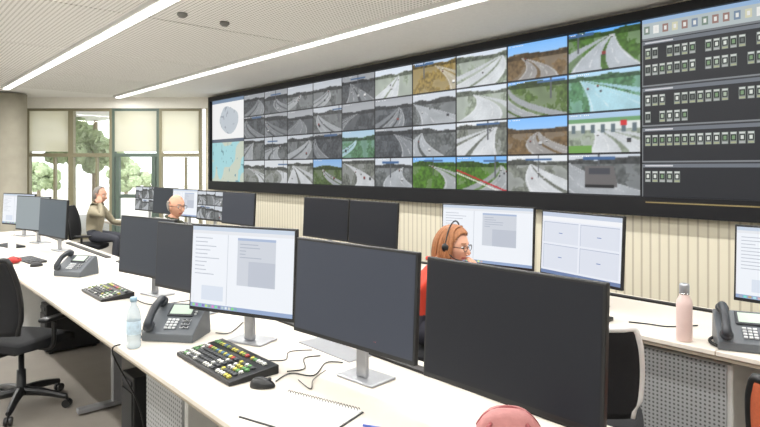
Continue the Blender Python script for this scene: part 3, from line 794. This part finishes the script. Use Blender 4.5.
def person(name,p,q,rz,J,headrot,skinc,shirtc,pantc,hairc,style,glasses=False,headset=False,sleeve='long',hands=(),hk=1.0,tag=''):
    e=empty(name,(p,q,0),rz)
    sk=mat(tag+'_skin',skinc,0.55,noise=0.05); sh=mat(tag+'_shirt',shirtc,0.85,noise=0.18,nscale=14,bump=0.4); pa=mat(tag+'_trousers',pantc,0.85); ha=mat(tag+'_hair',hairc,0.6,noise=0.45,nscale=60); so=M_black
    names=['pelvis','waist','chest','neckb','neckt','shL','elL','wrL','shR','elR','wrR','hipL','knL','anL','toL','hipR','knR','anR','toR']
    edges=[(0,1),(1,2),(2,3),(3,4),(2,5),(5,6),(6,7),(2,8),(8,9),(9,10),(0,11),(11,12),(12,13),(13,14),(0,15),(15,16),(16,17),(17,18)]
    rad=[.12,.12,.14,.07,.052,.070,.047,.031,.070,.047,.031,.09,.066,.045,.036,.09,.066,.045,.036]
    me=bpy.data.meshes.new('b'); me.from_pydata([J[n] for n in names],edges,[])
    o=bpy.data.objects.new('b',me); COL.objects.link(o)
    sm=o.modifiers.new('s','SKIN'); sm.use_smooth_shade=True
    ss=o.modifiers.new('u','SUBSURF'); ss.levels=4; ss.render_levels=4
    for i,v in enumerate(me.skin_vertices[0].data):
        v.radius=(rad[i],rad[i]); v.use_root=(i==0)
    dg=bpy.context.evaluated_depsgraph_get(); dg.update()
    m2=bpy.data.meshes.new_from_object(o.evaluated_get(dg)); bpy.data.objects.remove(o)
    m2.materials.clear()
    for mm in (sh,pa,sk,so): m2.materials.append(mm)
    bonemat={0:0,1:0,2:0,3:2,4:0,5:0,6:0 if sleeve=='long' else 2,7:0,8:0,9:0 if sleeve=='long' else 2,10:1,11:1,12:1,13:3,14:1,15:1,16:1,17:3}
    segs=[(Vector(J[names[a]]),Vector(J[names[b_]]),rad[a],rad[b_]) for a,b_ in edges]
    for pl in m2.polygons:
        c=pl.center; best=1e9; bi=0
        for i,(a,b_,ra,rb) in enumerate(segs):
            ab=b_-a; t=max(0,min(1,(c-a).dot(ab)/ab.length_squared)); dd=(c-(a+ab*t)).length-(ra*(1-t)+rb*t)
            if dd<best: best=dd; bi=i
        pl.material_index=bonemat[bi]; pl.use_smooth=True
    for v in m2.vertices:
        if v.co.z<0.004: v.co.z=0.004
    m2.name='body'
    link('body',m2,e)
    nb=Vector(J['neckb'])
    tube('collar',[(nb.x+0.066*math.cos(a),nb.y+0.066*math.sin(a)-0.005,nb.z+0.03-0.02*math.sin(a)) for a in np.linspace(0,2*math.pi,20)],0.013,sh,e,sm=0)
    hc=Vector(J['head']); head(e,hc,headrot,sk,ha,style,glasses,headset,hk)
    for (w,d,n,cu,ts) in hands: hand(e,J[w],d,n,sk,cu,ts)
    return e
def seated(lean=0.0):
    return dict(pelvis=(0,-0.01,.635),waist=(0,0.0+lean*.3,.77),chest=(0,0.02+lean*.7,.94),neckb=(0,0.02+lean,1.08),neckt=(0,0.03+lean*1.1,1.16),head=(0,0.05+lean*1.15,1.235),
      shL=(-.18,0.02+lean*.9,1.01),shR=(.18,0.02+lean*.9,1.01),elL=(-.25,.16+lean,.80),elR=(.25,.16+lean,.80),wrL=(-.17,.38+lean,.79),wrR=(.17,.38+lean,.79),
      hipL=(-.1,.06,.61),hipR=(.1,.06,.61),knL=(-.13,.42,.585),knR=(.13,.42,.585),anL=(-.13,.38,.12),anR=(.13,.38,.12),toL=(-.14,.54,.05),toR=(.14,.54,.05))
J=seated(0.14); J['head']=(0.0,0.27,1.145); J['neckt']=(0,0.225,1.08); J['neckb']=(0,0.17,1.01); J['shL']=(-.165,0.14,.945); J['shR']=(.165,0.14,.945); J['chest']=(0,.11,.90)
J['elR']=(0.17,0.32,0.79); J['wrR']=(0.085,0.395,0.95); J['elL']=(-.2,.33,.80); J['wrL']=(-.04,.48,.79)
person('seated_woman',-2.72,2.70,-0.72,J,(math.radians(-6),0,-0.60),(216,164,138),(190,58,38),(50,50,60),(150,98,60),'long',glasses=True,headset=True,
   hands=[('wrR',(-0.35,-0.05,1),(-0.6,-0.5,0),0.55,1),('wrL',(0.9,0.3,0),(0,0,-1),0.3,-1)],hk=1.04,tag='woman')
J=seated(0.05); J['elR']=(0.27,0.26,0.93); J['wrR']=(0.14,0.17,1.12)
person('seated_man',-9.6,2.66,-0.70,J,(math.radians(-6),0,-0.2),(196,150,126),(146,138,116),(60,62,70),(110,106,100),'short',
   hands=[('wrR',(-0.3,-0.25,1),(-1,-0.2,0),0.5,1),('wrL',(0.3,1,0),(0,0,-1),0.3,1)],hk=1.06,tag='man_a')
J=seated(0.08)
person('seated_man',-6.34,2.48,-0.85,J,(math.radians(-4),0,-0.45),(198,148,122),(62,64,48),(50,52,58),(130,124,116),'bald',glasses=True,
   hands=[('wrR',(-0.2,1,0),(0,0,-1),0.3,-1),('wrL',(0.2,1,0),(0,0,-1),0.3,1)],hk=1.05,tag='man_b')

# ---------------------------------------------------------------- world & camera
w=bpy.data.worlds.new('World'); scene.world=w; w.use_nodes=True
nt=w.node_tree; bg=nt.nodes['Background']
sky=nt.nodes.new('ShaderNodeTexSky'); sky.sky_type='HOSEK_WILKIE'; sky.turbidity=6; sky.sun_direction=(0.3,-0.4,0.85)
mx=nt.nodes.new('ShaderNodeMix'); mx.data_type='RGBA'; mx.inputs[0].default_value=0.75
nt.links.new(sky.outputs[0],mx.inputs[6]); mx.inputs[7].default_value=(1,1,1,1)
nt.links.new(mx.outputs[2],bg.inputs[0]); bg.inputs[1].default_value=3.0
S=bpy.data.lights.new('sun','SUN'); S.energy=3; S.angle=0.05; so=bpy.data.objects.new('sun',S); COL.objects.link(so); so.rotation_euler=(math.radians(35),math.radians(15),0); so.location=(0,0,8)
cam=bpy.data.cameras.new('camera'); co=bpy.data.objects.new('camera',cam); COL.objects.link(co)
co.location=(0,0,1.65); co.rotation_euler=(math.pi/2,0,ANG)
cam.sensor_width=36; cam.lens=36*585/760; cam.shift_y=-45.5/760; cam.clip_end=200; cam.clip_start=0.05
scene.camera=co
